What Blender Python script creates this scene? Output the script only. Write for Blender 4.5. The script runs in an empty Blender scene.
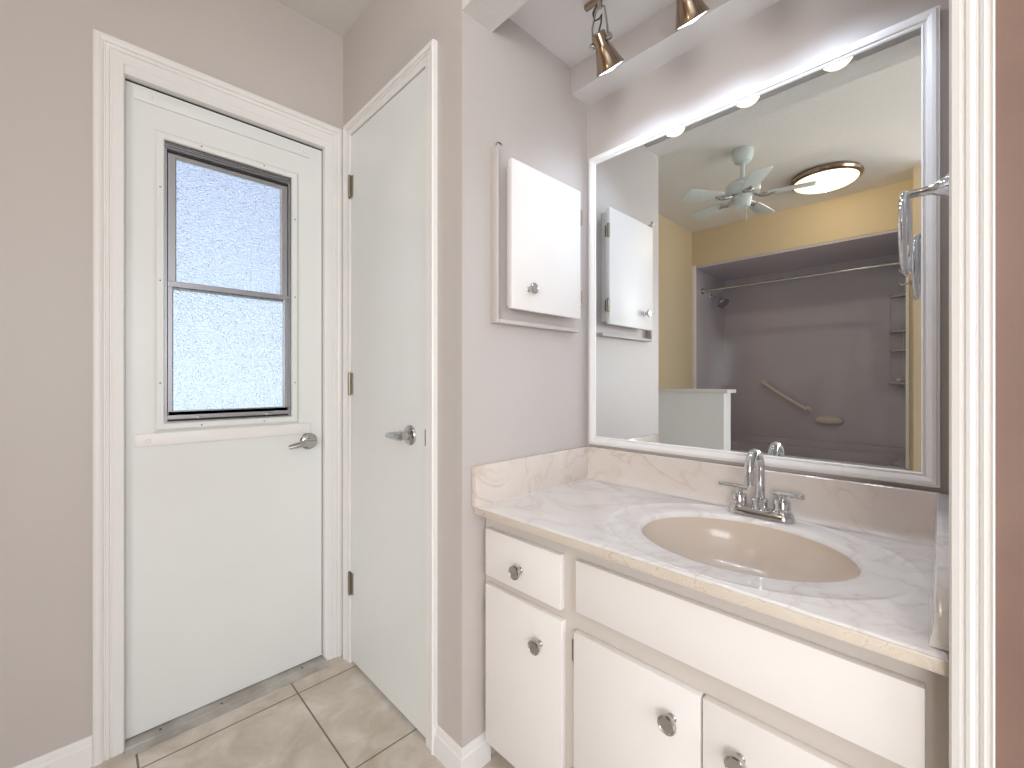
import bpy, bmesh, math, random
from mathutils import Vector, Matrix
random.seed(4)
sc = bpy.context.scene
C = sc.collection
R = math.radians

# ------------------------------------------------------------------ camera, world, lights, exposure
cam_d = bpy.data.cameras.new('camera'); cam = bpy.data.objects.new('camera', cam_d); C.objects.link(cam)
cam.location = (0, 0, 1.13); cam.rotation_euler = (R(90), 0, R(45.6 - 90))
cam_d.sensor_width = 36; cam_d.lens = 435 / 1024 * 36; cam_d.shift_y = -4 / 1024; cam_d.clip_start = .01
sc.camera = cam
sc.view_settings.view_transform = 'Standard'; sc.view_settings.look = 'None'
sc.view_settings.gamma = 1; sc.view_settings.exposure = 0.0
sc.view_settings.use_curve_mapping = False
sc.cycles.use_denoising = True
sc.cycles.max_bounces = 12; sc.cycles.diffuse_bounces = 6; sc.cycles.glossy_bounces = 6
sc.cycles.transmission_bounces = 8; sc.cycles.sample_clamp_indirect = 6
sc.cycles.caustics_refractive = False; sc.cycles.blur_glossy = 1.0

W = bpy.data.worlds.new('sky'); sc.world = W; W.use_nodes = True
wn = W.node_tree; wn.nodes.clear()
wo = wn.nodes.new('ShaderNodeOutputWorld'); wb = wn.nodes.new('ShaderNodeBackground')
tc = wn.nodes.new('ShaderNodeTexCoord'); sx = wn.nodes.new('ShaderNodeSeparateXYZ'); cr = wn.nodes.new('ShaderNodeValToRGB')
wn.links.new(tc.outputs['Generated'], sx.inputs[0]); wn.links.new(sx.outputs['Z'], cr.inputs[0])
wn.links.new(cr.outputs[0], wb.inputs[0]); wn.links.new(wb.outputs[0], wo.inputs[0])
e = cr.color_ramp.elements                      # bright hazy horizon, bluer overcast higher up
e[0].position = 0.0; e[0].color = (.74, .86, .93, 1)
e[1].position = .55; e[1].color = (.40, .45, .72, 1)
x_ = e.new(.14); x_.color = (.74, .87, .95, 1)
x_ = e.new(.30); x_.color = (.46, .54, .82, 1)
wb.inputs[1].default_value = 1.5

def light(name, kind, loc, energy, color, size=.1, rot=None, aim=None, **kw):
    d = bpy.data.lights.new(name, kind); o = bpy.data.objects.new(name, d); C.objects.link(o)
    o.location = loc; d.energy = energy; d.color = color
    if kind == 'AREA':
        d.shape = 'RECTANGLE'; d.size = size[0]; d.size_y = size[1]
    elif kind != 'SUN': d.shadow_soft_size = size
    if rot: o.rotation_euler = rot
    if aim: o.rotation_euler = Vector(aim).to_track_quat('-Z', 'Y').to_euler()
    for k, v in kw.items(): setattr(d, k, v)
    return o
# added fill lamps in the unseen adjoining room, standing in for daylight
light('fill_room_back', 'AREA', (-.55, -2.52, 1.5), 37, (.965, .985, 1), (1.9, 1.5), rot=(R(90), 0, 0))
light('fill_room_side', 'AREA', (-2.22, -1.35, 1.45), 68, (.965, .985, 1), (1.5, 1.4), rot=(R(90), 0, R(-90)))  # added to brighten the cabinet fronts; the wall behind it has no window
HEADS = [.735, .487, .245]
AX = Vector((.64, -.03, -.77)).normalized()
for y in HEADS:
    p = Vector((1.075, y, 2.144)) + AX * .104
    light('track_bulb_light', 'SPOT', p, 8.5, (.66, .79, 1), .03, aim=(.24, -.03, -.93), spot_size=R(144), spot_blend=1.0)
light('ceiling_dome_light', 'POINT', (-.977, .636, 2.452), 6, (1, .80, .52), .012)

# ------------------------------------------------------------------ materials
def mat(name, base=(.8, .8, .8), rough=.5, metal=0, spec=.5, coat=0, trans=0, ior=1.45, emis=None, es=0):
    m = bpy.data.materials.new(name); m.use_nodes = True
    b = m.node_tree.nodes['Principled BSDF']
    b.inputs['Base Color'].default_value = (*base, 1); b.inputs['Roughness'].default_value = rough
    b.inputs['Metallic'].default_value = metal; b.inputs['Specular IOR Level'].default_value = spec
    b.inputs['Coat Weight'].default_value = coat; b.inputs['Transmission Weight'].default_value = trans
    b.inputs['IOR'].default_value = ior
    if emis: b.inputs['Emission Color'].default_value = (*emis, 1); b.inputs['Emission Strength'].default_value = es
    return m
def N(m, t, **kw):
    n = m.node_tree.nodes.new(t)
    for k, v in kw.items():
        if k in n.inputs: n.inputs[k].default_value = v
        else: setattr(n, k, v)
    return n
def L(m, a, b): m.node_tree.links.new(a, b)
def bsdf(m): return m.node_tree.nodes['Principled BSDF']
def bump(m, scale, strength, dist=.002, detail=3, kind='noise', obj_scale=None):
    t = N(m, 'ShaderNodeTexCoord')
    n = N(m, 'ShaderNodeTexNoise', Scale=scale, Detail=detail) if kind == 'noise' else N(m, 'ShaderNodeTexVoronoi', Scale=scale)
    b = N(m, 'ShaderNodeBump', Strength=strength, Distance=dist)
    if obj_scale:
        mp = N(m, 'ShaderNodeMapping'); mp.inputs['Scale'].default_value = obj_scale
        L(m, t.outputs['Object'], mp.inputs[0]); L(m, mp.outputs[0], n.inputs['Vector'])
    else: L(m, t.outputs['Object'], n.inputs['Vector'])
    L(m, n.outputs[0], b.inputs['Height']); L(m, b.outputs[0], bsdf(m).inputs['Normal'])
    return m
def mottle(m, c1, c2, scale=6, lo=.4, hi=.65, detail=4):
    t = N(m, 'ShaderNodeTexCoord'); n = N(m, 'ShaderNodeTexNoise', Scale=scale, Detail=detail)
    r = N(m, 'ShaderNodeValToRGB'); L(m, t.outputs['Object'], n.inputs['Vector']); L(m, n.outputs[0], r.inputs[0])
    r.color_ramp.elements[0].position = lo; r.color_ramp.elements[0].color = (*c1, 1)
    r.color_ramp.elements[1].position = hi; r.color_ramp.elements[1].color = (*c2, 1)
    L(m, r.outputs[0], bsdf(m).inputs['Base Color']); return m

PAINT = bump(mat('greige_wall_paint', (.555, .508, .484), .42), 190, .22, .0012)
TAN = bump(mat('lamp_tinted_wall', (.62, .52, .36), .55), 170, .2, .0012)  # warm glow of the dome lamp painted into the wall colour
ROSY = bump(mat('shade_tinted_wall', (.40, .27, .215), .5), 170, .2, .0012)  # warm light and shade on the greige wall painted in as brown
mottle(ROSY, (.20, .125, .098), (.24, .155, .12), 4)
CEIL = bump(mat('textured_ceiling_paint', (.74, .72, .69), .85), 75, .55, .004, 6)
CEILS = bump(mat('smooth_ceiling_paint', (.78, .77, .76), .7), 190, .15, .001)
TRIM = mat('white_trim_paint', (.82, .80, .785), .35)
DOOR = mottle(mat('white_door_paint', (.78, .79, .775), .30), (.77, .78, .765), (.80, .81, .80), 1.7)
DOORB = bump(DOOR, 60, .03, .001)
CAB = mottle(mat('cream_cabinet_paint', (.86, .825, .805), .38), (.85, .813, .79), (.875, .842, .822), 3)
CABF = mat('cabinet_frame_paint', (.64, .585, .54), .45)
CHROME = mat('chrome', (.66, .67, .69), .06, 1)
SATIN = mat('satin_nickel', (.52, .51, .50), .17, 1)
BRONZE = bump(mat('brushed_bronze_nickel', (.40, .31, .235), .2, 1), 40, .1, .001, obj_scale=(1, 1, 14))
ALU = mat('mill_aluminium', (.40, .40, .425), .34, 1)
DARK = mat('matte_dark', (.02, .02, .02), .6)  # screws and latch plate, also painted-in shade of gaps
BRASSH = mat('aged_hinge_metal', (.33, .29, .23), .38, 1)
MIRROR = mat('mirror_silver', (.82, .85, .855), .0, 1)
FANW = mat('white_fan_enamel', (.64, .70, .68), .35)
SURR = mat('lavender_grey_surround', (.53, .50, .555), .09, coat=.3)
bump(SURR, 3, .05, .01)
BONE = mat('bone_plastic', (.72, .66, .60), .3)
PONY = mat('pony_wall_paint', (.90, .92, .92), .45)
CORD = mat('dark_cord', (.05, .04, .035), .5)
BULB = mat('lamp_face', (1, 1, 1), .4, emis=(.92, .96, 1), es=6)
DOME = mat('frosted_lamp_glass', (1, .95, .85), .4, emis=(1, .84, .58), es=1.6)
# textured (obscure) glass
GLASS = mat('obscure_glass', (.93, .97, 1), .30, trans=1, ior=1.45)
t = N(GLASS, 'ShaderNodeTexCoord'); v = N(GLASS, 'ShaderNodeTexNoise', Scale=240, Detail=1)
b = N(GLASS, 'ShaderNodeBump', Strength=1, Distance=.0056)
L(GLASS, t.outputs['Object'], v.inputs['Vector']); L(GLASS, v.outputs[0], b.inputs['Height']); L(GLASS, b.outputs[0], bsdf(GLASS).inputs['Normal'])
# cultured marble
def marble(name, c0, c1, c2, rough=.12, sc1=2.6, vein=.55):
    m = mat(name, c0, rough, coat=.25)
    t = N(m, 'ShaderNodeTexCoord'); mp = N(m, 'ShaderNodeMapping'); mp.inputs['Scale'].default_value = (1.7, 1, 1.4); mp.inputs['Rotation'].default_value = (.3, .2, .7)
    w = N(m, 'ShaderNodeTexNoise', Scale=sc1, Detail=6, Distortion=2.6)
    L(m, t.outputs['Object'], mp.inputs[0]); L(m, mp.outputs[0], w.inputs['Vector'])
    r = N(m, 'ShaderNodeValToRGB'); L(m, w.outputs[0], r.inputs[0])
    E = r.color_ramp.elements; E[0].position = .40; E[0].color = (*c0, 1); E[1].position = .62; E[1].color = (*c0, 1)
    q = E.new(.485); q.color = (*c1, 1); q = E.new(.505); q.color = (*c2, 1); q = E.new(.53); q.color = (*c1, 1)
    w2 = N(m, 'ShaderNodeTexNoise', Scale=5.5, Detail=5, Distortion=1.2); L(m, t.outputs['Object'], w2.inputs['Vector'])
    r2 = N(m, 'ShaderNodeValToRGB'); r2.color_ramp.elements[0].position = .42; r2.color_ramp.elements[1].position = .66
    r2.color_ramp.elements[1].color = (vein, vein, vein, 1); L(m, w2.outputs[0], r2.inputs[0])
    mx = N(m, 'ShaderNodeMix', data_type='RGBA'); L(m, r2.outputs[0], mx.inputs[0]); L(m, r.outputs[0], mx.inputs[6]); mx.inputs[7].default_value = (*c1, 1)
    L(m, mx.outputs[2], bsdf(m).inputs['Base Color']); return m
MARB = marble('white_cultured_marble', (.83, .79, .755), (.79, .74, .71), (.71, .64, .61), .13)
MARBT = marble('tan_cultured_marble', (.70, .63, .575), (.675, .60, .545), (.58, .475, .385), .16, 2.2, .9)
EDGE = marble('worn_marble_edge', (.66, .57, .475), (.69, .62, .54), (.57, .46, .36), .3, 9, .9)
BASIN = mat('beige_basin', (.70, .60, .51), .2, coat=.15)
THRS = bump(mottle(mat('grey_threshold', (.42, .40, .37), .4), (.33, .31, .28), (.50, .48, .45), 9), 60, .2)
# floor tile
TILE = mat('beige_porcelain_tile', (.55, .49, .42), .28)
def tile_mat(m, ox, oy, p):
    t = N(m, 'ShaderNodeTexCoord'); mp = N(m, 'ShaderNodeMapping'); mp.inputs['Location'].default_value = (-ox, -oy, 0)
    L(m, t.outputs['Object'], mp.inputs[0])
    br = N(m, 'ShaderNodeTexBrick', Scale=1.0); br.offset = 0; br.squash = 1
    br.inputs['Mortar Size'].default_value = .0028; br.inputs['Mortar Smooth'].default_value = .1
    br.inputs['Brick Width'].default_value = p; br.inputs['Row Height'].default_value = p; br.inputs['Bias'].default_value = 0
    L(m, mp.outputs[0], br.inputs['Vector'])
    n = N(m, 'ShaderNodeTexNoise', Scale=7, Detail=8, Roughness=.62, Distortion=.5); L(m, t.outputs['Object'], n.inputs['Vector'])
    r = N(m, 'ShaderNodeValToRGB'); L(m, n.outputs[0], r.inputs[0]); E = r.color_ramp.elements
    E[0].position = .30; E[0].color = (.47, .405, .33, 1); E[1].position = .76; E[1].color = (.78, .735, .675, 1)
    q = E.new(.5); q.color = (.60, .54, .465, 1)
    br.inputs['Mortar'].default_value = (.20, .16, .125, 1)
    L(m, r.outputs[0], br.inputs['Color1']); L(m, r.outputs[0], br.inputs['Color2'])
    L(m, br.outputs['Color'], bsdf(m).inputs['Base Color'])
    b = N(m, 'ShaderNodeBump', Strength=.5, Distance=.002); b.invert = True; L(m, br.outputs['Fac'], b.inputs['Height']); L(m, b.outputs[0], bsdf(m).inputs['Normal'])
tile_mat(TILE, .546 - .437 * 12, 1.223 - .437 * 12, .437)

# ------------------------------------------------------------------ mesh helpers
class MB:
    def __init__(s): s.bm = bmesh.new()
    def _merge(s, bm, M=None):
        if M is not None: bm.transform(M)
        me = bpy.data.meshes.new('tmp'); bm.to_mesh(me); bm.free(); s.bm.from_mesh(me); bpy.data.meshes.remove(me); return s
    def box(s, x0, x1, y0, y1, z0, z1, bev=0, seg=2, M=None):
        bm = bmesh.new(); bmesh.ops.create_cube(bm, size=1)
        for v in bm.verts: v.co = ((x0 + x1) / 2 + v.co.x * (x1 - x0), (y0 + y1) / 2 + v.co.y * (y1 - y0), (z0 + z1) / 2 + v.co.z * (z1 - z0))
        if bev: bmesh.ops.bevel(bm, geom=bm.edges[:], offset=bev, segments=seg, affect='EDGES', profile=.5)
        return s._merge(bm, M)
    def lathe(s, prof, org, axis, seg=40, sx=1, sy=1, closed_ends=True):
        """prof: list of (radius, distance along axis)"""
        bm = bmesh.new(); rings = []
        for r, h in prof:
            if r < 1e-6: rings.append([bm.verts.new((0, 0, h))])
            else: rings.append([bm.verts.new((r * math.cos(2 * math.pi * i / seg) * sx, r * math.sin(2 * math.pi * i / seg) * sy, h)) for i in range(seg)])
        for a, b2 in zip(rings, rings[1:]):
            for i in range(seg):
                j = (i + 1) % seg
                if len(a) == 1 and len(b2) == 1: continue
                if len(a) == 1: bm.faces.new((a[0], b2[j], b2[i]))
                elif len(b2) == 1: bm.faces.new((a[i], a[j], b2[0]))
                else: bm.faces.new((a[i], a[j], b2[j], b2[i]))
        if closed_ends:
            for rg in (rings[0], rings[-1]):
                if len(rg) > 1: bm.faces.new(rg)
        bmesh.ops.recalc_face_normals(bm, faces=bm.faces[:])
        M = Matrix.Translation(org) @ Vector(axis).normalized().to_track_quat('Z', 'Y').to_matrix().to_4x4()
        return s._merge(bm, M)
    def cyl(s, p0, p1, r0, r1=None, seg=24):
        p0, p1 = Vector(p0), Vector(p1); r1 = r0 if r1 is None else r1
        return s.lathe([(r0, 0), (r1, (p1 - p0).length)], p0, p1 - p0, seg)
    def tube(s, pts, r, seg=16, flat=1.0):
        pts = [Vector(p) for p in pts]; rs = r if isinstance(r, (list, tuple)) else [r] * len(pts)
        bm = bmesh.new(); rings = []; up = None
        for i, p in enumerate(pts):
            d = (pts[min(i + 1, len(pts) - 1)] - pts[max(i - 1, 0)]).normalized()
            if up is None: up = d.orthogonal().normalized()
            else: up = (up - d * up.dot(d)).normalized()
            q = d.cross(up)
            rings.append([bm.verts.new(p + (up * math.cos(a) + q * math.sin(a) * flat) * rs[i]) for a in [2 * math.pi * k / seg for k in range(seg)]])
        for a, b2 in zip(rings, rings[1:]):
            for i in range(seg): bm.faces.new((a[i], a[(i + 1) % seg], b2[(i + 1) % seg], b2[i]))
        bm.faces.new(rings[0]); bm.faces.new(rings[-1]); bmesh.ops.recalc_face_normals(bm, faces=bm.faces[:])
        return s._merge(bm)
    def ring(s, c, n, r1, r2, seg=48, seg2=14):
        c, n = Vector(c), Vector(n).normalized(); u = n.orthogonal().normalized(); v = n.cross(u); bm = bmesh.new(); rr = []
        for i in range(seg):
            a = 2 * math.pi * i / seg; d = u * math.cos(a) + v * math.sin(a)
            rr.append([bm.verts.new(c + d * (r1 + r2 * math.cos(b)) + n * r2 * math.sin(b)) for b in [2 * math.pi * k / seg2 for k in range(seg2)]])
        for i in range(seg):
            a, b2 = rr[i], rr[(i + 1) % seg]
            for k in range(seg2): bm.faces.new((a[k], a[(k + 1) % seg2], b2[(k + 1) % seg2], b2[k]))
        bmesh.ops.recalc_face_normals(bm, faces=bm.faces[:]); return s._merge(bm)
    def prism(s, pts, z0, z1, M=None, bev=0):
        bm = bmesh.new(); a = [bm.verts.new((p[0], p[1], z0)) for p in pts]; b2 = [bm.verts.new((p[0], p[1], z1)) for p in pts]
        bm.faces.new(a[::-1]); bm.faces.new(b2); n = len(pts)
        for i in range(n): bm.faces.new((a[i], a[(i + 1) % n], b2[(i + 1) % n], b2[i]))
        bmesh.ops.recalc_face_normals(bm, faces=bm.faces[:])
        if bev: bmesh.ops.bevel(bm, geom=bm.edges[:], offset=bev, segments=2, affect='EDGES', profile=.5)
        return s._merge(bm, M)
    def frame(s, P, u0, u1, v0, v1, prof, closed=True):
        """mitred frame; prof = (w outward, depth); P maps (u, v, d) to the world"""
        bm = bmesh.new()
        if closed: cs = [(u0, v0, -1, -1), (u0, v1, -1, 1), (u1, v1, 1, 1), (u1, v0, 1, -1)]
        else: cs = [(u0, v0, -1, 0), (u0, v1, -1, 1), (u1, v1, 1, 1), (u1, v0, 1, 0)]
        rr = [[bm.verts.new(P(u + a * w, v + c * w, d)) for w, d in prof] for u, v, a, c in cs]
        n = len(prof); m = len(cs)
        for i in range(m if closed else m - 1):
            a, b2 = rr[i], rr[(i + 1) % m]
            for k in range(n): bm.faces.new((a[k], a[(k + 1) % n], b2[(k + 1) % n], b2[k]))
        if not closed: bm.faces.new(rr[0]); bm.faces.new(rr[-1])
        bmesh.ops.recalc_face_normals(bm, faces=bm.faces[:]); return s._merge(bm)
    def build(s, name, m, parent=None, smooth=True, ang=35):
        me = bpy.data.meshes.new(name); s.bm.to_mesh(me); s.bm.free()
        o = bpy.data.objects.new(name, me); C.objects.link(o); me.materials.append(m)
        if parent is not None:
            org = parent.matrix_world.translation if False else Vector(parent.get('_o', (0, 0, 0)))
            me.transform(Matrix.Translation(-org)); o.parent = parent; o['_o'] = tuple(org)
        if smooth:
            for p in me.polygons: p.use_smooth = True
            me.set_sharp_from_angle(angle=R(ang))
        return o
def thing(name, label, cat, loc, group=None):
    o = bpy.data.objects.new(name, None); C.objects.link(o); o.location = loc; o['_o'] = tuple(loc); o.empty_display_size = .05
    o['label'] = label; o['category'] = cat
    if group: o['group'] = group
    return o
def tag(o, label, cat, group=None):
    o['label'] = label; o['category'] = cat
    if group: o['group'] = group
    return o
def struct(o, label=None):
    o['kind'] = 'structure'
    if label: o['label'] = label
    return o
def shell(name, boxes, m, label=None):
    mb = MB()
    for b in boxes: mb.box(*b)
    return struct(mb.build(name, m, smooth=False), label)

# ------------------------------------------------------------------ room shell
shell('floor', [(-2.4, 1.5, -2.6, 1.95, -.08, 0)], TILE, 'beige stone-look porcelain tile floor with brown grout')
shell('wall_back', [(-.62, .08, 1.78, 1.90, 0, 2.6), (.69, .90, 1.78, 1.90, 0, 2.6), (.08, .69, 1.78, 1.90, 2.10, 2.6)], PAINT, 'greige wall around the white door with a glass window')
shell('wall_nook', [(-2.4, -.62, 1.78, 1.90, 0, 2.6)], TAN, 'wall beyond the half wall with warm lamp light painted in as tan, seen in the mirror')
shell('wall_closet', [(.762, .86, 1.69, 1.78, 0, 2.6), (.762, .86, 1.00, 1.155, 0, 2.6), (.762, .86, 1.155, 1.69, 2.112, 2.6)], PAINT, 'greige wall around the narrow flush closet door')
shell('wall_side', [(.762, 1.50, .981, 1.0, 0, 2.6), (.86, 1.50, 1.0, 1.10, 0, 2.6)], PAINT, 'pale wall with the small cabinet, left of the mirror')
shell('wall_mirror', [(1.359, 1.50, -.12, .981, 0, 2.6)], PAINT, 'pale wall behind the large framed mirror')
w = MB().prism([(1.36, .008), (.800, -.004), (.800, -.06), (1.36, -.06)], 0, 2.6).build('wall_right', PAINT, smooth=False); struct(w, 'narrow side wall at the right end of the countertop')
shell('wall_room_right', [(.800, .90, -2.6, -.06, 0, 2.6)], ROSY, 'wall with warm shade painted in as rosy brown at the right edge beside the fluted casing')
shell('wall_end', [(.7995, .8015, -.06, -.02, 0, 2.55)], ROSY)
shell('ceiling', [(-2.4, .762, -2.6, 1.90, 2.55, 2.63), (.762, .90, -2.6, -.06, 2.55, 2.63)], CEIL, 'white textured ceiling of the main room')
shell('ceiling_alcove', [(.875, 1.36, -.05, .981, 2.265, 2.33)], CEILS, 'lower smooth white ceiling over the vanity')
shell('beam_alcove', [(.762, .875, -.06, .981, 2.180, 2.6)], CEIL, 'white dropped header at the front of the vanity alcove')
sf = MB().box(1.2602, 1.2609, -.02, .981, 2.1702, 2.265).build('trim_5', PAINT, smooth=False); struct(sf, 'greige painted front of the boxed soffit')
shell('beam_soffit', [(1.261, 1.359, -.02, .981, 2.170, 2.265)], CEILS, 'boxed white soffit along the wall over the mirror')
# far side of the bathroom (seen in the mirror)
shell('wall_tub', [(-1.60, -1.486, .05, 1.78, 2.22, 2.55), (-1.60, -1.486, .05, .235, 0, 2.22)], TAN, 'wall over the shower opening with warm lamp light painted in as tan, seen in the mirror')
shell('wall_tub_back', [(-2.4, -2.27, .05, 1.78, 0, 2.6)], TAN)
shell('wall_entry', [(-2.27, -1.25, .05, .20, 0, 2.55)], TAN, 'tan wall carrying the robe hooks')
shell('wall_room_left', [(-2.4, -2.27, -2.6, .05, 0, 2.6)], PAINT)
shell('wall_front', [(-2.4, -1.55, -2.6, -2.48, 0, 2.6), (.45, .9, -2.6, -2.48, 0, 2.6), (-1.55, .45, -2.6, -2.48, 0, .72), (-1.55, .45, -2.6, -2.48, 2.28, 2.6)], PAINT)
wf = MB().frame(lambda u, v, d: (u, -2.48 + d, v), -1.55, .45, .72, 2.28, [(0, -.06), (0, .012), (.06, .016), (.07, 0), (.07, -.06)]); wf.box(-.575, -.525, -2.56, -2.49, .72, 2.28)  # unseen window, added as an opening for the fill light
struct(wf.build('window_added', TRIM), 'added white window frame of the adjoining room, out of view')
pw = MB().box(-.685, -.55, 1.156, 1.779, 0, 1.035)
pw = struct(pw.build('wall_half', PONY, smooth=False), 'white half wall beside the shower, seen in the mirror')
o = MB().box(-.71, -.525, 1.125, 1.779, 1.036, 1.062, .004).build('trim_3', TRIM); struct(o, 'white cap board on top of the half wall')

# casings
CAS = [(0, -.01), (0, .008), (.004, .011), (.028, .012), (.030, .009), (.033, .009), (.035, .013), (.042, .014), (.044, .010), (.047, .010), (.049, .015), (.056, .018), (.066, .018), (.070, .014), (.070, -.01)]
c1 = MB().frame(lambda u, v, d: (u, 1.78 - d, v), .084, .686, 0, 2.089, [(w, d if d > 0 else 0) for w, d in CAS], False)
c1.box(.060, .0845, 1.779, 1.86, 0, 2.10); c1.box(.6855, .71, 1.779, 1.86, 0, 2.10)
c1.box(.0845, .6855, 1.772, 1.86, 2.064, 2.10)
struct(c1.build('trim_1', TRIM, ang=20), 'white moulded casing around the door with the window')
c2 = MB().frame(lambda u, v, d: (.762 - d, u, v), 1.152, 1.693, 0, 2.108, [(w * .72, (d if d > 0 else 0)) for w, d in CAS], False)
struct(c2.build('trim_2', TRIM, ang=20), 'white moulded casing around the closet door')
# casing at the right: edge of the alcove opening
pr = [(.0065, .800), (.0065, .785), (.004, .779), (-.003, .777), (-.0045, .780), (-.007, .780), (-.0085, .776), (-.012, .775), (-.0135, .779), (-.016, .780), (-.0175, .786), (-.020, .788), (-.0215, .783), (-.024, .780), (-.0265, .784), (-.029, .784), (-.031, .780), (-.033, .783), (-.0335, .800)]
c3 = MB().prism([(x, y) for y, x in pr], 0, 2.6)
struct(c3.build('trim_4', TRIM, smooth=True, ang=20), 'white fluted vertical casing at the right end of the vanity')

# baseboards
def baseboard(name, pts, label=None):
    """pts: floor polyline with outward normals given to the room side on its left"""
    prof = [(0, 0), (.013, 0), (.013, .048), (.011, .055), (.011, .060), (.007, .066), (.006, .076), (.003, .084), (0, .085)]
    bm = bmesh.new(); P = [Vector((*p, 0)) for p in pts]; n = len(P); rr = []
    for i in range(n):
        ns = []
        for a, b in ((i - 1, i), (i, i + 1)):
            if a >= 0 and b < n: d = (P[b] - P[a]).normalized(); ns.append(Vector((-d.y, d.x, 0)))
        m = sum(ns, Vector()) / len(ns); m = m / m.dot(ns[0])
        rr.append([bm.verts.new(P[i] + m * w + Vector((0, 0, h))) for w, h in prof])
    for a, b in zip(rr, rr[1:]):
        for k in range(len(prof)): bm.faces.new((a[k], a[(k + 1) % len(prof)], b[(k + 1) % len(prof)], b[k]))
    bm.faces.new(rr[0]); bm.faces.new(rr[-1]); bmesh.ops.recalc_face_normals(bm, faces=bm.faces[:])
    mb = MB(); mb._merge(bm); return struct(mb.build(name, TRIM, ang=20), label)
baseboard('baseboard_left', [(.0135, 1.78), (-.549, 1.78)], 'white baseboard left of the door casing')
baseboard('baseboard_corner', [(.762, 1.1125), (.762, .981), (.860, .981)][::-1], 'white baseboard wrapping the corner between closet door and vanity')

# threshold
th = MB().prism([(1.733, 0), (1.733, .004), (1.752, .010), (1.756, .006), (1.760, .013), (1.86, .013), (1.86, 0)], .0855, .6845, M=Matrix(((0, 0, 1, 0), (1, 0, 0, 0), (0, 1, 0, 0), (0, 0, 0, 1))))
th = th.build('door_threshold', THRS, smooth=False); tag(th, 'worn grey metal threshold under the door with the window', 'threshold')
for x, y in ((.17, 1.79), (.335, 1.785), (.60, 1.785)): MB().lathe([(.004, 0), (.003, .0012), (0, .0015)], (x, y - .01, .0128), (0, 0, 1), 12).build('screw', DARK, th)

# ------------------------------------------------------------------ door 1 (outside door with window)
YD = 1.80
d1 = bpy.data.objects.new('door_1', None); C.objects.link(d1); d1.location = (.385, YD, .013); d1['_o'] = (.385, YD, .013); struct(d1, 'white outside door with an obscure glass window in its upper half')
WX0, WX1, WZ0, WZ1 = .181, .566, .990, 1.908
sl = MB()
x0, x1, z0, z1 = .0865, .6828, .016, 2.058
for b in ((x0, WX0, z0, z1), (WX1, x1, z0, z1), (WX0, WX1, z0, WZ0), (WX0, WX1, WZ1, z1)): sl.box(b[0], b[1], YD, YD + .044, b[2], b[3])
sl.build('door_slab', DOORB, d1, smooth=False)
PD = lambda u, v, d: (u, YD - d, v)
MB().frame(PD, WX0, WX1, WZ0, WZ1, [(0, -.03), (0, .010), (.003, .013), (.018, .0125), (.021, .010), (.024, .005), (.027, .003), (.027, -.001)]).build('window_frame', DOORB, d1, ang=20)
MB().box(.109, .636, YD - .010, YD, .920, .960, .002).build('lower_rail', TRIM, d1)
MB().box(.107, .637, YD - .006, YD, 2.010, 2.046, .0015).build('upper_rail', DOORB, d1)
for x, z in ((.140, .938), (.600, .943), (.145, 2.030), (.615, 2.030)): MB().lathe([(.008, 0), (.008, .003), (.005, .005), (0, .005)], (x, YD - (.010 if z < 1 else .006), z), (0, -1, 0), 16).build('screw_cap', TRIM, d1)
for x, z in ((.170, 1.75), (.170, 1.45), (.170, 1.12), (.577, 1.75), (.577, 1.45), (.577, 1.12), (.28, 1.921), (.47, 1.921), (.28, .978), (.47, .978)): MB().lathe([(.0022, 0), (.0022, .001), (0, .0012)], (x, YD - .0123, z), (0, -1, 0), 10).build('screw', DARK, d1)
MB().box(.0868, .6852, YD + .001, YD + .02, 2.0603, 2.0637).box(.6836, .6852, YD + .001, YD + .02, .02, 2.0603).build('gap_shade', DARK, d1, smooth=False)  # dark strips painting in the shade of the gap around the slab
# aluminium sashes
win = MB(); win.frame(PD, WX0 + .008, WX1 - .008, WZ0 + .008, WZ1 - .022, [(0, -.034), (0, -.004), (.008, -.004), (.008, -.034)])
win.box(WX0 + .001, WX1 - .001, YD + .006, YD + .034, WZ1 - .022, WZ1 - .001)
for k in range(3): win.box(WX0 + .002, WX1 - .002, YD - .002, YD + .008, WZ1 - .006 - .007 * k, WZ1 - .0035 - .007 * k)
win.build('window_track', ALU, d1, ang=20)
MB().box(WX0 + .009, WX1 - .009, YD + .002, YD + .0055, WZ1 - .031, WZ1 - .023).build('track_gap', DARK, d1, smooth=False)
MB().box(WX0 + .009, WX1 - .009, YD + .0, YD + .010, WZ0 + .004, WZ0 + .010).build('sill_gap', DARK, d1, smooth=False)
GL = .012
u = MB().frame(PD, .214, .5335, 1.452, 1.862, [(0, -.022), (0, -.010), (.003, -.008), (.022, -.008), (.024, -.012), (.024, -.022)]).build('window_sash', ALU, d1, ang=20)
MB().box(.212, .5355, YD + .015, YD + .019, 1.450, 1.864).build('pane', GLASS, u, smooth=False)
l = MB().frame(PD, .205, .540, 1.028, 1.436, [(0, -.014), (0, -.001), (.003, .001), (.014, .001), (.016, -.003), (.016, -.014)])
l.box(.190, .556, YD - .003, YD + .014, 1.436, 1.455, .002)
l.box(.190, .556, YD - .001, YD + .012, 1.000, 1.028, .002)
l = l.build('window_sash', ALU, d1, ang=20)
MB().box(.203, .542, YD + .007, YD + .011, 1.026, 1.438).build('pane', GLASS, l, smooth=False)
lt = MB().box(.265, .285, YD - .012, YD, 1.000, 1.008, .002); lt.box(.475, .50, YD - .012, YD, 1.000, 1.008, .002); lt.build('sash_latch', ALU, d1)

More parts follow.
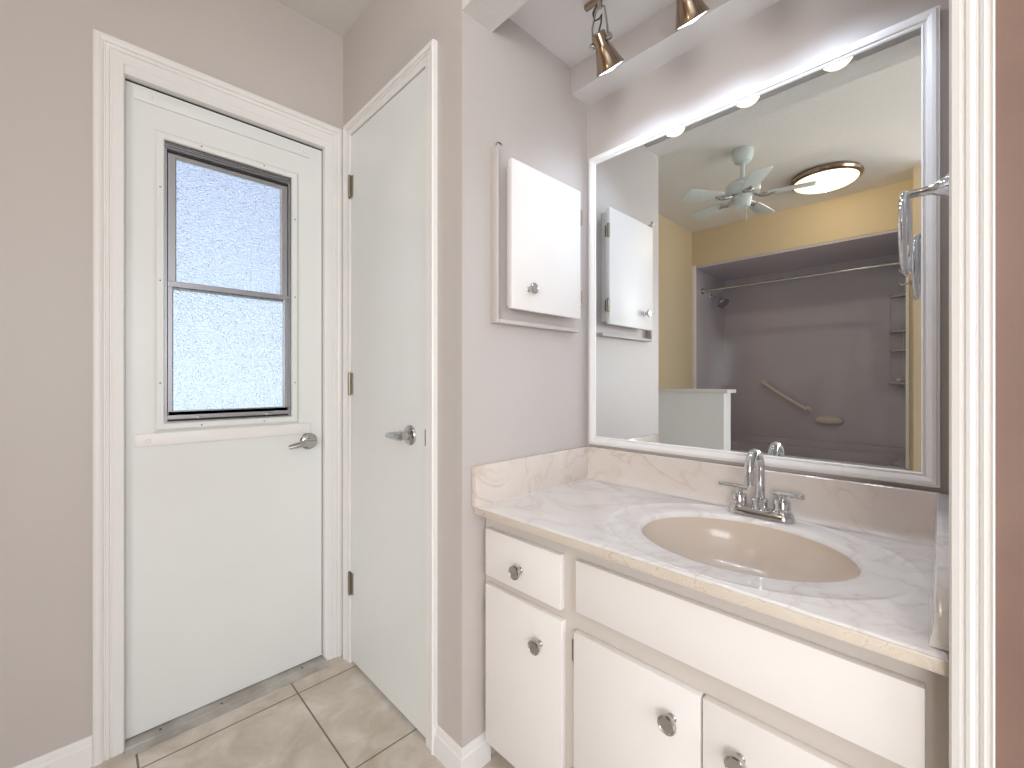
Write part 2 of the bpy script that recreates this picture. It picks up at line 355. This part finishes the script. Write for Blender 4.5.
def lever(parent, O, n, side, m, down=0.0, ln=.085):
    """rose and lever: O rose centre, n outward normal, side the lever's direction"""
    O, n, side = Vector(O), Vector(n), Vector(side); mb = MB()
    mb.lathe([(.033, 0), (.033, .004), (.030, .008), (.020, .013), (.014, .016), (.013, .034), (.016, .038)], O, n, 40)
    h = mb.build('handle_rose', m, parent)
    c = O + n * .042
    pts = [c - side * .014, c, c + side * .022 + n * .004, c + side * .05 + n * .004 + Vector((0, 0, -down * .5)), c + side * ln + n * .001 + Vector((0, 0, -down))]
    mb = MB().tube(pts, [.012, .0155, .0145, .0115, .0085], 20, .75)
    mb.build('handle_lever', m, parent)
lever(d1, (.631, YD, .888), (0, -1, 0), (-1, 0, 0), SATIN, .012)

# ------------------------------------------------------------------ door 2 (closet door)
d2 = bpy.data.objects.new('door_2', None); C.objects.link(d2); d2.location = (.757, 1.42, .01); d2['_o'] = (.757, 1.42, .01); struct(d2, 'narrow flush white closet door with three hinges')
MB().box(.757, .795, 1.1575, 1.6895, .012, 2.104, .0012, 1).build('door_slab', DOORB, d2, smooth=False)
for z in (1.90, 1.115, .32):
    hg = MB().cyl((.750, 1.692, z - .044), (.750, 1.692, z + .044), .0058, seg=14); hg.box(.7525, .757, 1.672, 1.692, z - .042, z + .042); hg.cyl((.750, 1.692, z - .048), (.750, 1.692, z + .048), .0035, seg=10)
    hg.build('hinge', BRASSH, d2)
lever(d2, (.757, 1.246, .950), (-1, 0, 0), (0, 1, 0), SATIN, .002, .075)
MB().box(.7555, .7575, 1.1565, 1.1605, .925, .975).build('latch_plate', DARK, d2, smooth=False)

# ------------------------------------------------------------------ vanity cabinet
VX = .848          # face frame plane
va = thing('vanity_cabinet', 'cream bathroom vanity cabinet with one drawer and three doors under the marble top', 'cabinet', (1.10, .49, 0))
cb = MB()
cb.box(VX + .018, 1.355, .03, .048, .12, .741); cb.box(VX + .018, 1.355, .955, .975, .12, .741)
cb.box(VX, VX + .0175, .0, .976, .100, .7415)
cb.box(VX + .018, 1.355, .03, .960, .10, .118)
cb.box(.915, .930, .014, .974, .001, .0995)
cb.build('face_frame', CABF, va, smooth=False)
def knob(parent, y, z, x=None, n=(-1, 0, 0)):
    o = Vector((x if x is not None else VX - .0185, y, z)) if not isinstance(y, Vector) else y
    MB().lathe([(.0085, 0), (.0085, .002), (.006, .005), (.0052, .012), (.009, .016), (.0172, .020), (.0190, .0238), (.0182, .0275), (.0152, .029), (.014, .0276), (0, .0276)], o, n, 32).build('knob', SATIN, parent)
def front(name, y0, y1, z0, z1, label=None):
    o = MB().box(VX - .0185, VX - .0003, y0, y1, z0, z1, .0018, 2).build(name, CAB, va)
    if label: o['label'] = label
    return o
f = front('drawer', .678, .958, .565, .700); knob(f, .814, .623)
f = front('false_drawer', .030, .632, .580, .702)
f = front('door', .674, .958, .080, .540); knob(f, .744, .457)
for z in (.455, .185): MB().cyl((VX - .008, .9615, z - .028), (VX - .008, .9615, z + .028), .0042, seg=12).build('hinge', SATIN, f)
f = front('door', .339, .638, .080, .531); knob(f, .393, .461)
for z in (.473, .16):
    hz = MB().cyl((VX - .008, .6415, z - .028), (VX - .008, .6415, z + .028), .0042, seg=12); hz.box(VX - .0028, VX - .0003, .641, .655, z - .026, z + .026)
    hz.build('hinge', BRASSH, f)
f = front('door', .034, .3345, .080, .531); knob(f, .268, .459)

# ------------------------------------------------------------------ countertop with basin
ct = thing('marble_countertop', 'white veined marble countertop with an oval beige basin and splash boards', 'countertop', (1.08, .49, .742))
CX, CY, SA, SB = 1.07, .350, .182, .222
X0, X1, Y0, Y1 = .806, 1.358, .006, .980
def topmesh():
    bm = bmesh.new(); angs = [2 * math.pi * k / 128 for k in range(128)]
    corners = [(X0, Y0), (X0, Y1), (X1, Y0), (X1, Y1)]
    for c in corners:
        a = math.atan2(c[1] - CY, c[0] - CX) % (2 * math.pi)
        k = min(range(128), key=lambda i: abs(angs[i] - a)); angs[k] = a
    Z = .766
    rows = []
    def rect(a):
        dx, dy = math.cos(a), math.sin(a); t = 9
        if abs(dx) > 1e-9: t = min(t, ((X1 if dx > 0 else X0) - CX) / dx)
        if abs(dy) > 1e-9: t = min(t, ((Y1 if dy > 0 else Y0) - CY) / dy)
        return Vector((CX + dx * t, CY + dy * t))
    def ell(a, s):
        A, B = SA * s, SB * s; dx, dy = math.cos(a), math.sin(a); t = 1 / math.sqrt((dx / A) ** 2 + (dy / B) ** 2)
        return Vector((CX + dx * t, CY + dy * t))
    def clamp(p, m=.012): return Vector((min(max(p.x, X0 + m), X1 - m), min(max(p.y, Y0 + m), Y1 - m)))
    # outer edge, thickness, then the raised oval ridge, then in to the rim
    spec = [('r', 0, Z - .024), ('r', 0, Z - .004), ('r', .003, Z - .0008), ('r', .007, Z)]
    for kind, off, z in spec:
        row = []
        for a in angs:
            p = rect(a); q = Vector((min(max(p.x, X0 + off), X1 - off), min(max(p.y, Y0 + off), Y1 - off))); row.append(bm.verts.new((q.x, q.y, z)))
        rows.append(row)
    for s, z in ((1.43, Z), (1.405, Z + .0015), (1.385, Z + .0017), (1.36, Z + .0002), (1.32, Z - .001), (1.18, Z - .001), (1.06, Z - .0015), (1.025, Z - .003), (1.0, Z - .007), (.985, Z - .014)):
        row = []
        for a in angs:
            p = ell(a, s); q = clamp(p); row.append(bm.verts.new((q.x, q.y, z if (p - q).length < 1e-6 or s < 1.3 else Z)))
        rows.append(row)
    for a, b in zip(rows, rows[1:]):
        for i in range(128):
            j = (i + 1) % 128
            try: bm.faces.new((a[i], a[j], b[j], b[i]))
            except ValueError: pass
    bmesh.ops.recalc_face_normals(bm, faces=bm.faces[:])
    return bm
mb = MB(); mb._merge(topmesh()); mb.build('counter_slab', MARB, ct, ang=50)
# bowl
bm = bmesh.new(); rows = []
for k in range(15):
    q = k / 14; s = .986 * math.cos(q * math.pi / 2) ** .62 if k < 14 else .10; s = max(s, .10); z = .766 - .013 - .125 * math.sin(q * math.pi / 2) ** 1.15
    cx = CX + .02 * q
    rows.append([bm.verts.new((cx + SA * s * math.cos(2 * math.pi * i / 96), CY + SB * s * math.sin(2 * math.pi * i / 96), z)) for i in range(96)])
for a, b in zip(rows, rows[1:]):
    for i in range(96): bm.faces.new((a[i], a[(i + 1) % 96], b[(i + 1) % 96], b[i]))
bm.faces.new(rows[-1]); bmesh.ops.recalc_face_normals(bm, faces=bm.faces[:]); bmesh.ops.reverse_faces(bm, faces=bm.faces[:])
mb = MB(); mb._merge(bm); bs = mb.build('basin', BASIN, ct, ang=80); bs['label'] = 'beige oval basin'
MB().lathe([(.024, 0), (.024, .002), (.019, .004), (.014, .002), (0, .002)], (CX + .02, CY, .6285), (0, 0, 1)).build('drain', CHROME, bs)
# front edge, worn tan
ed = MB().box(X0 - .0035, X0 - .0002, Y0, Y1 - .0012, .7425, .7625, .0012); e_ = ed.build('front_edge', EDGE, ct); e_['label'] = 'worn tan front edge'
# splash boards (cove at the foot)
b_ = MB().prism([(1.3585, .760), (1.338, .760), (1.318, .7662), (1.326, .7668), (1.332, .770), (1.336, .776), (1.3375, .786), (1.3375, .879), (1.340, .8815), (1.3585, .8815)][::-1], .024, .962,
                M=Matrix(((1, 0, 0, 0), (0, 0, 1, 0), (0, 1, 0, 0), (0, 0, 0, 1))))
b_.build('backsplash', MARBT, ct, ang=40)
b_ = MB().box(.795, 1.3575, .961, .9805, .764, .8815, .003).build('side_splash', MARBT, ct)
# right side splash, front end cut to a curve
pts = [(.822, .7665), (1.337, .7665), (1.337, .8815), (1.0, .8815), (.93, .878), (.885, .862), (.850, .835), (.832, .805), (.824, .785)]
bm = bmesh.new()
ya = lambda x, o: -.003 + (x - .80) * .0196 + o
A = [bm.verts.new((x, ya(x, .022 + max(0, (.79 - z) / .025) * .008), z)) for x, z in pts]; B = [bm.verts.new((x, ya(x, .001), z)) for x, z in pts]
bm.faces.new(A); bm.faces.new(B[::-1])
for i in range(len(pts)): bm.faces.new((A[i], A[(i + 1) % len(pts)], B[(i + 1) % len(pts)], B[i]))
bmesh.ops.recalc_face_normals(bm, faces=bm.faces[:]); bmesh.ops.bevel(bm, geom=bm.edges[:], offset=.0025, segments=2, affect='EDGES', profile=.5)
mb = MB(); mb._merge(bm); mb.build('side_splash', MARB, ct)

# ------------------------------------------------------------------ faucet
FX, FY, FZ = 1.292, .368, .7665
fa = thing('faucet', 'chrome two-handle faucet with a high arched spout on the sink deck', 'faucet', (FX, FY, FZ))
def stadium(hx, hy, n=14):
    r = hx; out = []
    for s, a0 in ((1, 0), (-1, math.pi)):
        for k in range(n + 1):
            a = a0 + math.pi * k / n; out.append((FX + r * math.cos(a), FY + s * (hy - r) + r * math.sin(a)))
    return out
b_ = MB(); P = stadium(.027, .080); Q = stadium(.020, .073)
bm = bmesh.new(); rr = []
for hx, hy, z in ((.028, .081, 0), (.028, .081, .006), (.025, .078, .016), (.021, .074, .020)):
    rr.append([bm.verts.new((x, y, FZ + z)) for x, y in stadium(hx, hy)])
for a, b in zip(rr, rr[1:]):
    for i in range(len(a)): bm.faces.new((a[i], a[(i + 1) % len(a)], b[(i + 1) % len(a)], b[i]))
bm.faces.new(rr[0]); bm.faces.new(rr[-1]); bmesh.ops.remove_doubles(bm, verts=bm.verts[:], dist=1e-5); bmesh.ops.recalc_face_normals(bm, faces=bm.faces[:])
b_._merge(bm); b_.build('base_plate', CHROME, fa)
sp = MB().lathe([(.0215, .018), (.0215, .022), (.0185, .025), (.0185, .040), (.0200, .042), (.0200, .046), (.013, .049)], (FX, FY, FZ), (0, 0, 1))
pts = [(FX, FY, FZ + .045)]; R0 = .044; top = FZ + .130
for k in range(6): pts.append((FX, FY, FZ + .045 + (top - FZ - .045) * (k + 1) / 6))
for k in range(1, 17):
    a = math.pi * k / 16 * 1.0; pts.append((FX - R0 + R0 * math.cos(a), FY, top + R0 * math.sin(a)))
pts += [(FX - 2 * R0, FY, top - .012), (FX - 2 * R0, FY, top - .028)]
sp.tube(pts, .0115, 24); sp.cyl((FX - 2 * R0, FY, top - .026), (FX - 2 * R0, FY, top - .034), .0122)
sp.build('spout', CHROME, fa)
for s, tilt in ((1, (-.10, 1)), (-1, (-.30, -1))):
    hy = FY + s * .052; hb = MB().lathe([(.0245, .012), (.0235, .020), (.0195, .025), (.0195, .047), (.0170, .051), (.0085, .052), (.0085, .066)], (FX, hy, FZ), (0, 0, 1))
    h = hb.build('handle', CHROME, fa)
    d = Vector((tilt[0], tilt[1], .06)).normalized(); c = Vector((FX, hy, FZ + .068))
    MB().cyl(c - d * .020, c + d * .052, .0062, .0068).build('lever', CHROME, h)

# ------------------------------------------------------------------ mirror
mi = thing('framed_mirror', 'large wall mirror in a white moulded frame above the backsplash', 'mirror', (1.359, .49, .892))
PM = lambda u, v, d: (1.3588 - d, u, v)
MB().box(1.3440, 1.3580, .050, .935, .918, 1.930).build('mirror_glass', MIRROR, mi, smooth=False)
MB().frame(PM, .055, .930, .9225, 1.925, [(0, .002), (0, .0165), (.003, .019), (.005, .0165), (.008, .0165), (.010, .021), (.018, .0235), (.024, .0225), (.027, .019), (.030, .018), (.030, .002)]).build('mirror_frame', TRIM, mi, ang=20)

# ------------------------------------------------------------------ small wall cabinet on the side wall
mc = thing('wall_cabinet', 'small white wall cabinet with a single door, between the corner and the mirror', 'cabinet', (1.08, .981, 1.30))
PC = lambda u, v, d: (u, .9808 - d, v)
rim = MB().box(.871, .880, .954, .9805, 1.301, 1.828, .0015)
rim.build('side_rail', PAINT, mc)
MB().box(.8805, 1.268, .951, .9805, 1.301, 1.313, .0015).build('bottom_rail', PAINT, mc)
dr = MB().box(.911, 1.252, .931, .9475, 1.346, 1.797, .0018).build('door', CAB, mc)
MB().box(.938, 1.232, .9477, .9805, 1.36, 1.79).build('cabinet_box', TRIM, mc, smooth=False)
MB().lathe([(.0085, 0), (.0085, .002), (.006, .005), (.0052, .012), (.009, .016), (.0158, .019), (.0172, .0225), (.0165, .026), (.0135, .0275), (.0125, .0262), (0, .0262)], (.985, .931, 1.412), (0, -1, 0), 32).build('knob', SATIN, dr)
for z in (1.706, 1.418):
    h = MB().cyl((1.2565, .934, z - .026), (1.2565, .934, z + .026), .006, seg=14); h.box(1.236, 1.2565, .9478, .9495, z - .022, z + .022); h.build('hinge', BRASSH, dr)
MB().tube([(.868, .953, 1.8275), (.870, .952, 1.833), (.876, .950, 1.8345), (.886, .950, 1.833), (.889, .950, 1.828)], .0032, 8).build('catch', SATIN, mc)

# ------------------------------------------------------------------ towel ring
tr = thing('towel_ring', 'chrome towel ring on the side wall beside the mirror', 'towel ring', (1.165, .004, 1.50))
TX, TY, TZ = 1.165, .0045, 1.497
MB().lathe([(.026, 0), (.026, .004), (.021, .008), (.015, .016), (.009, .030), (.0075, .050), (.0075, .062)], (TX, TY, TZ), (0, 1, 0)).build('post', CHROME, tr)
MB().ring((TX, TY + .066, TZ - .078), (0, 1, 0), .078, .0058).build('ring', CHROME, tr)

# ------------------------------------------------------------------ track light
tl = thing('track_light', 'bronze-toned track light with three cone spotlights over the vanity', 'track light', (1.083, .5, 2.265))
MB().box(1.076, 1.091, .17, .788, 2.2495, 2.2645, .002).build('track', BRONZE, tl)
for y in HEADS:
    cap = Vector((1.075, y, 2.144)); q = AX
    h = MB().lathe([(.012, -.006), (.019, -.004), (.021, 0), (.021, .030), (.0235, .034), (.030, .055), (.0375, .078), (.043, .090), (.0445, .092), (.0430, .093), (.036, .080), (.020, .050), (0, .048)], cap, q, 40, closed_ends=True)
    h = h.build('spotlight_head', BRONZE, tl)
    MB().lathe([(.0, .066), (.028, .067), (.036, .076), (.040, .088), (.036, .0935), (.0, .099)], cap, q, 32).build('bulb', BULB, h)
    side = Vector((0, 1, 0)); c = cap + q * .018; br = MB()
    for s in (1, -1):
        br.tube([c + side * s * .024, c + side * s * .026 + Vector((-.004, 0, .02)), c + side * s * .025 + Vector((-.008, 0, .045)), Vector((1.083, y + s * .016, 2.222)), Vector((1.083, y + s * .004, 2.232))], .0032, 8)
        br.lathe([(.006, 0), (.006, .006), (.009, .006), (.009, .014), (0, .014)], c + side * s * .020, side * s, 14)
    br.cyl((1.081, y, 2.243), (1.083, y, 2.228), .008); br.build('bracket', SATIN, h)
    MB().tube([(1.081, y + .008, 2.242), (1.079, y + .022, 2.222), (1.083, y + .020, 2.200), (1.086, y + .004, 2.200), (1.088, y - .002, 2.21), (1.088, y, 2.185), cap + Vector((0, 0, .004))], .0026, 8).build('cord', CORD, h)

# ------------------------------------------------------------------ ceiling fan (seen in the mirror)
FNX, FNY = -.216, .925
fn = thing('ceiling_fan', 'white five-blade ceiling fan hanging in the middle of the bathroom, seen in the mirror', 'ceiling fan', (FNX, FNY, 2.55))
o3 = (FNX, FNY, 0)
MB().lathe([(.062, 2.5495), (.062, 2.535), (.058, 2.505), (.046, 2.478), (.022, 2.468), (.0, 2.466)], o3, (0, 0, 1)).build('canopy', FANW, fn)
MB().cyl((FNX, FNY, 2.36), (FNX, FNY, 2.475), .0125).build('downrod', FANW, fn)
MB().lathe([(.0, 2.372), (.030, 2.370), (.040, 2.360), (.078, 2.350), (.096, 2.330), (.098, 2.305), (.092, 2.285), (.076, 2.272), (.0, 2.270)], o3, (0, 0, 1), 48).build('motor_housing', FANW, fn)
MB().lathe([(.055, 2.270), (.058, 2.262), (.050, 2.258), (.046, 2.215), (.040, 2.198), (0, 2.196)], o3, (0, 0, 1)).build('switch_cup', FANW, fn)
MB().cyl((FNX + .03, FNY - .03, 2.13), (FNX + .03, FNY - .03, 2.215), .0018, seg=8).lathe([(0, 2.105), (.005, 2.110), (.005, 2.128), (.002, 2.132)], (FNX + .03, FNY - .03, 0), (0, 0, 1), 12).build('pull_chain', CHROME, fn)
for k in range(5):
    a = R(180 - 68 - 72 * k); M = Matrix.Translation((FNX, FNY, 2.258)) @ Matrix.Rotation(a, 4, 'Z') @ Matrix.Rotation(R(-11), 4, 'X')
    n = 10; out = [(.135, -.040), (.15, -.047)] + [(.15 + .20 * i / n, -.047 - .013 * i / n) for i in range(1, n)] + [(.36, -.058), (.372, -.045), (.372, .045), (.36, .058)] + [(.15 + .20 * (n - i) / n, .047 + .013 * (n - i) / n) for i in range(1, n)] + [(.15, .047), (.135, .040)]
    MB().prism(out, 0, .006, M=M, bev=.001).build('blade', FANW, fn)
    br = MB(); M2 = Matrix.Translation((FNX, FNY, 2.262)) @ Matrix.Rotation(a, 4, 'Z')
    for s in (-1, 1):
        br.tube([M2 @ Vector(p) for p in ((.065, s * .006, .004), (.09, s * .022, -.006), (.115, s * .030, -.010), (.14, s * .024, -.010), (.15, s * .010, -.010), (.135, s * .004, -.010), (.122, s * .012, -.010))], .0034, 8)
    br.tube([M2 @ Vector(p) for p in ((.055, 0, .006), (.10, 0, -.009), (.175, 0, -.010))], .005, 10)
    br.build('blade_iron', SATIN, fn)

# ------------------------------------------------------------------ dome ceiling light (seen in the mirror)
dl = thing('ceiling_light', 'round frosted dome ceiling light with a bronze rim, lit warm, beside the fan', 'ceiling light', (-.977, .636, 2.55))
MB().lathe([(.185, 2.5495), (.205, 2.545), (.212, 2.530), (.206, 2.515), (.190, 2.508), (.180, 2.512), (.180, 2.5495)], (-.977, .636, 0), (0, 0, 1), 64).build('rim', BRONZE, dl)
dm = MB().lathe([(.187, 2.512)] + [(.187 * math.cos(R(90 * k / 10)), 2.511 - .045 * math.sin(R(90 * k / 10))) for k in range(1, 10)] + [(0, 2.466)], (-.977, .636, 0), (0, 0, 1), 64, closed_ends=False).build('dome_shade', DOME, dl)

# ------------------------------------------------------------------ shower alcove (seen in the mirror)
su = thing('shower_surround', 'glossy lavender-grey bathtub and shower surround across the room, seen in the mirror', 'shower', (-1.86, 1.0, 0))
TB, TF = -2.24, -1.488
pan = MB()
pan.box(TB - .028, TB, .237, 1.763, .30, 2.218)                 # back
pan.box(TB - .028, TF, 1.757, 1.778, .30, 2.218); pan.box(TB - .028, TF, .2355, .250, .30, 2.218)
pan.box(TB - .028, TF - .002, .237, 1.763, 2.200, 2.219)
pan.box(TB, TB + .035, .250, 1.757, .30, .560, .006)             # back ledge
pan.build('wall_panels', SURR, su, ang=25)
MB().box(TF - .012, TF + .012, 1.745, 1.779, .50, 2.225, .003).build('edge_trim', TRIM, su); MB().box(TF - .012, TF + .008, .232, .252, .50, 2.225, .003).build('edge_trim', TRIM, su)
tb = MB(); bm = bmesh.new()
def rr_(cx, cy, hx, hy, r, n=8):
    out = []
    for sx_, sy_, a0 in ((1, 1, 0), (-1, 1, 90), (-1, -1, 180), (1, -1, 270)):
        for k in range(n + 1):
            a = R(a0 + 90 * k / n); out.append((cx + sx_ * (hx - r) + r * math.cos(a), cy + sy_ * (hy - r) + r * math.sin(a)))
    return out
rows = []
cx, cy = (TB + .036 + TF) / 2, (1.756 + .251) / 2; hx = (TF - TB - .036) / 2; hy = (1.756 - .251) / 2
for dx, r, z in ((0, .01, .001), (0, .01, .490), (.006, .012, .500), (.07, .09, .500), (.085, .10, .490), (.12, .12, .18), (.19, .14, .13)):
    rows.append([bm.verts.new((x, y, z)) for x, y in rr_(cx, cy, hx - dx, hy - dx * (1 if dx < .1 else 1.3), r)])
for a, b in zip(rows, rows[1:]):
    for i in range(len(a)): bm.faces.new((a[i], a[(i + 1) % len(a)], b[(i + 1) % len(a)], b[i]))
bm.faces.new(rows[-1]); bm.faces.new(rows[0]); bmesh.ops.recalc_face_normals(bm, faces=bm.faces[:]); tb._merge(bm)
tb.build('bathtub', SURR, su, ang=40)
# moulded corner shelves (right back corner)
sh = MB()
for z, r in ((1.845, .13), (1.547, .13), (1.385, .13), (1.110, .14)):
    pts = [(TB + .0005, .2505)] + [(TB + r * math.cos(R(90 * k / 12)) * .95, .2505 + (r + .02) * math.sin(R(90 * k / 12))) for k in range(13)]
    sh.prism(pts, z - .016, z, bev=.003)
sh.box(TB + .0005, TB + .010, .395, .405, 1.09, 1.86)
s_ = sh.build('corner_shelves', SURR, su, ang=30)
# vertical rod with a knob in the corner
MB().cyl((TB + .05, .305, 1.10), (TB + .05, .305, 1.55), .004, seg=10).lathe([(0, 0), (.02, .006), (.024, .02), (.015, .034), (0, .036)], (TB + .07, .33, 1.112), (0, 0, 1), 20).build('corner_rod', BONE, su)
# soap dish
MB().lathe([(.010, .0), (.10, .004), (.108, .018), (.100, .034), (.06, .050), (0, .054)], (TB, .822, .757), (1, 0, 0), 40, sx=1, sy=.36).build('soap_dish', BONE, su)
# curtain rod
cr_ = thing('shower_curtain_rod', 'straight bare metal shower curtain rod across the tub opening', 'curtain rod', (-1.66, 1.0, 2.0))
MB().cyl((-1.66, 1.7565, 2.005), (-1.66, .2505, 2.005), .0125).build('rod', SATIN, cr_)
for y0, y1 in ((1.7565, 1.735), (.2505, .272)): MB().lathe([(.030, 0), (.030, .006), (.022, .012), (.019, .022)], (-1.66, y0, 2.005), (0, y1 - y0, 0)).build('flange', SATIN, cr_)
# shower head
sh_ = thing('shower_sprayer', 'dark chrome shower head on a short arm, seen in the mirror', 'shower head', (-1.90, 1.7565, 1.98))
MB().tube([(-1.90, 1.7565, 1.985), (-1.90, 1.72, 1.985), (-1.90, 1.685, 1.965), (-1.90, 1.665, 1.94)], .010, 12).lathe([(.028, 0), (.026, .004), (.012, .012)], (-1.90, 1.7565, 1.985), (0, -1, 0)).build('shower_arm', CHROME, sh_)
MB().lathe([(.014, 0), (.018, .012), (.030, .024), (.056, .046), (.060, .056), (.056, .062), (0, .062)], (-1.90, 1.668, 1.945), (.25, -.55, -.8)).build('spray_head', mat('dark_chrome', (.35, .36, .38), .15, 1), sh_)
# grab bar
gb = thing('grab_bar', 'bone-coloured slanted grab bar on the shower back wall', 'grab bar', (TB, 1.18, .97))
a, b = Vector((TB + .045, 1.364, 1.100)), Vector((TB + .045, .993, .846)); g = MB().tube([a + Vector((-.0445, 0, 0)), a + Vector((-.02, 0, 0)), a, b, b + Vector((-.02, 0, 0)), b + Vector((-.0445, 0, 0))], .0165, 18)
g.build('bar', BONE, gb)
for p in (a, b): MB().lathe([(.034, 0), (.034, .005), (.026, .012), (.018, .014)], (TB, p.y, p.z), (1, 0, 0)).build('flange', BONE, gb)

# ------------------------------------------------------------------ robe hooks (seen in the mirror)
def hook(z, label):
    x, w = -1.31, .2002
    h = thing('robe_hook', label, 'hook', (x, w, z), 'robe hooks on the tan wall end')
    MB().lathe([(.024, 0), (.023, .004), (.012, .014), (.007, .030)], (x, w, z), (0, 1, 0)).build('base', SATIN, h)
    MB().tube([(x, w + .025, z), (x, w + .045, z - .008), (x, w + .062, z - .010), (x, w + .071, z), (x, w + .073, z + .016)], [.006, .006, .0055, .0055, .007], 12).build('prong', SATIN, h)
hook(1.875, 'metal robe hook, upper of the two on the tan wall end')
hook(1.790, 'metal robe hook, lower of the two on the tan wall end')

for o in bpy.data.objects:
    if '_o' in o: del o['_o']
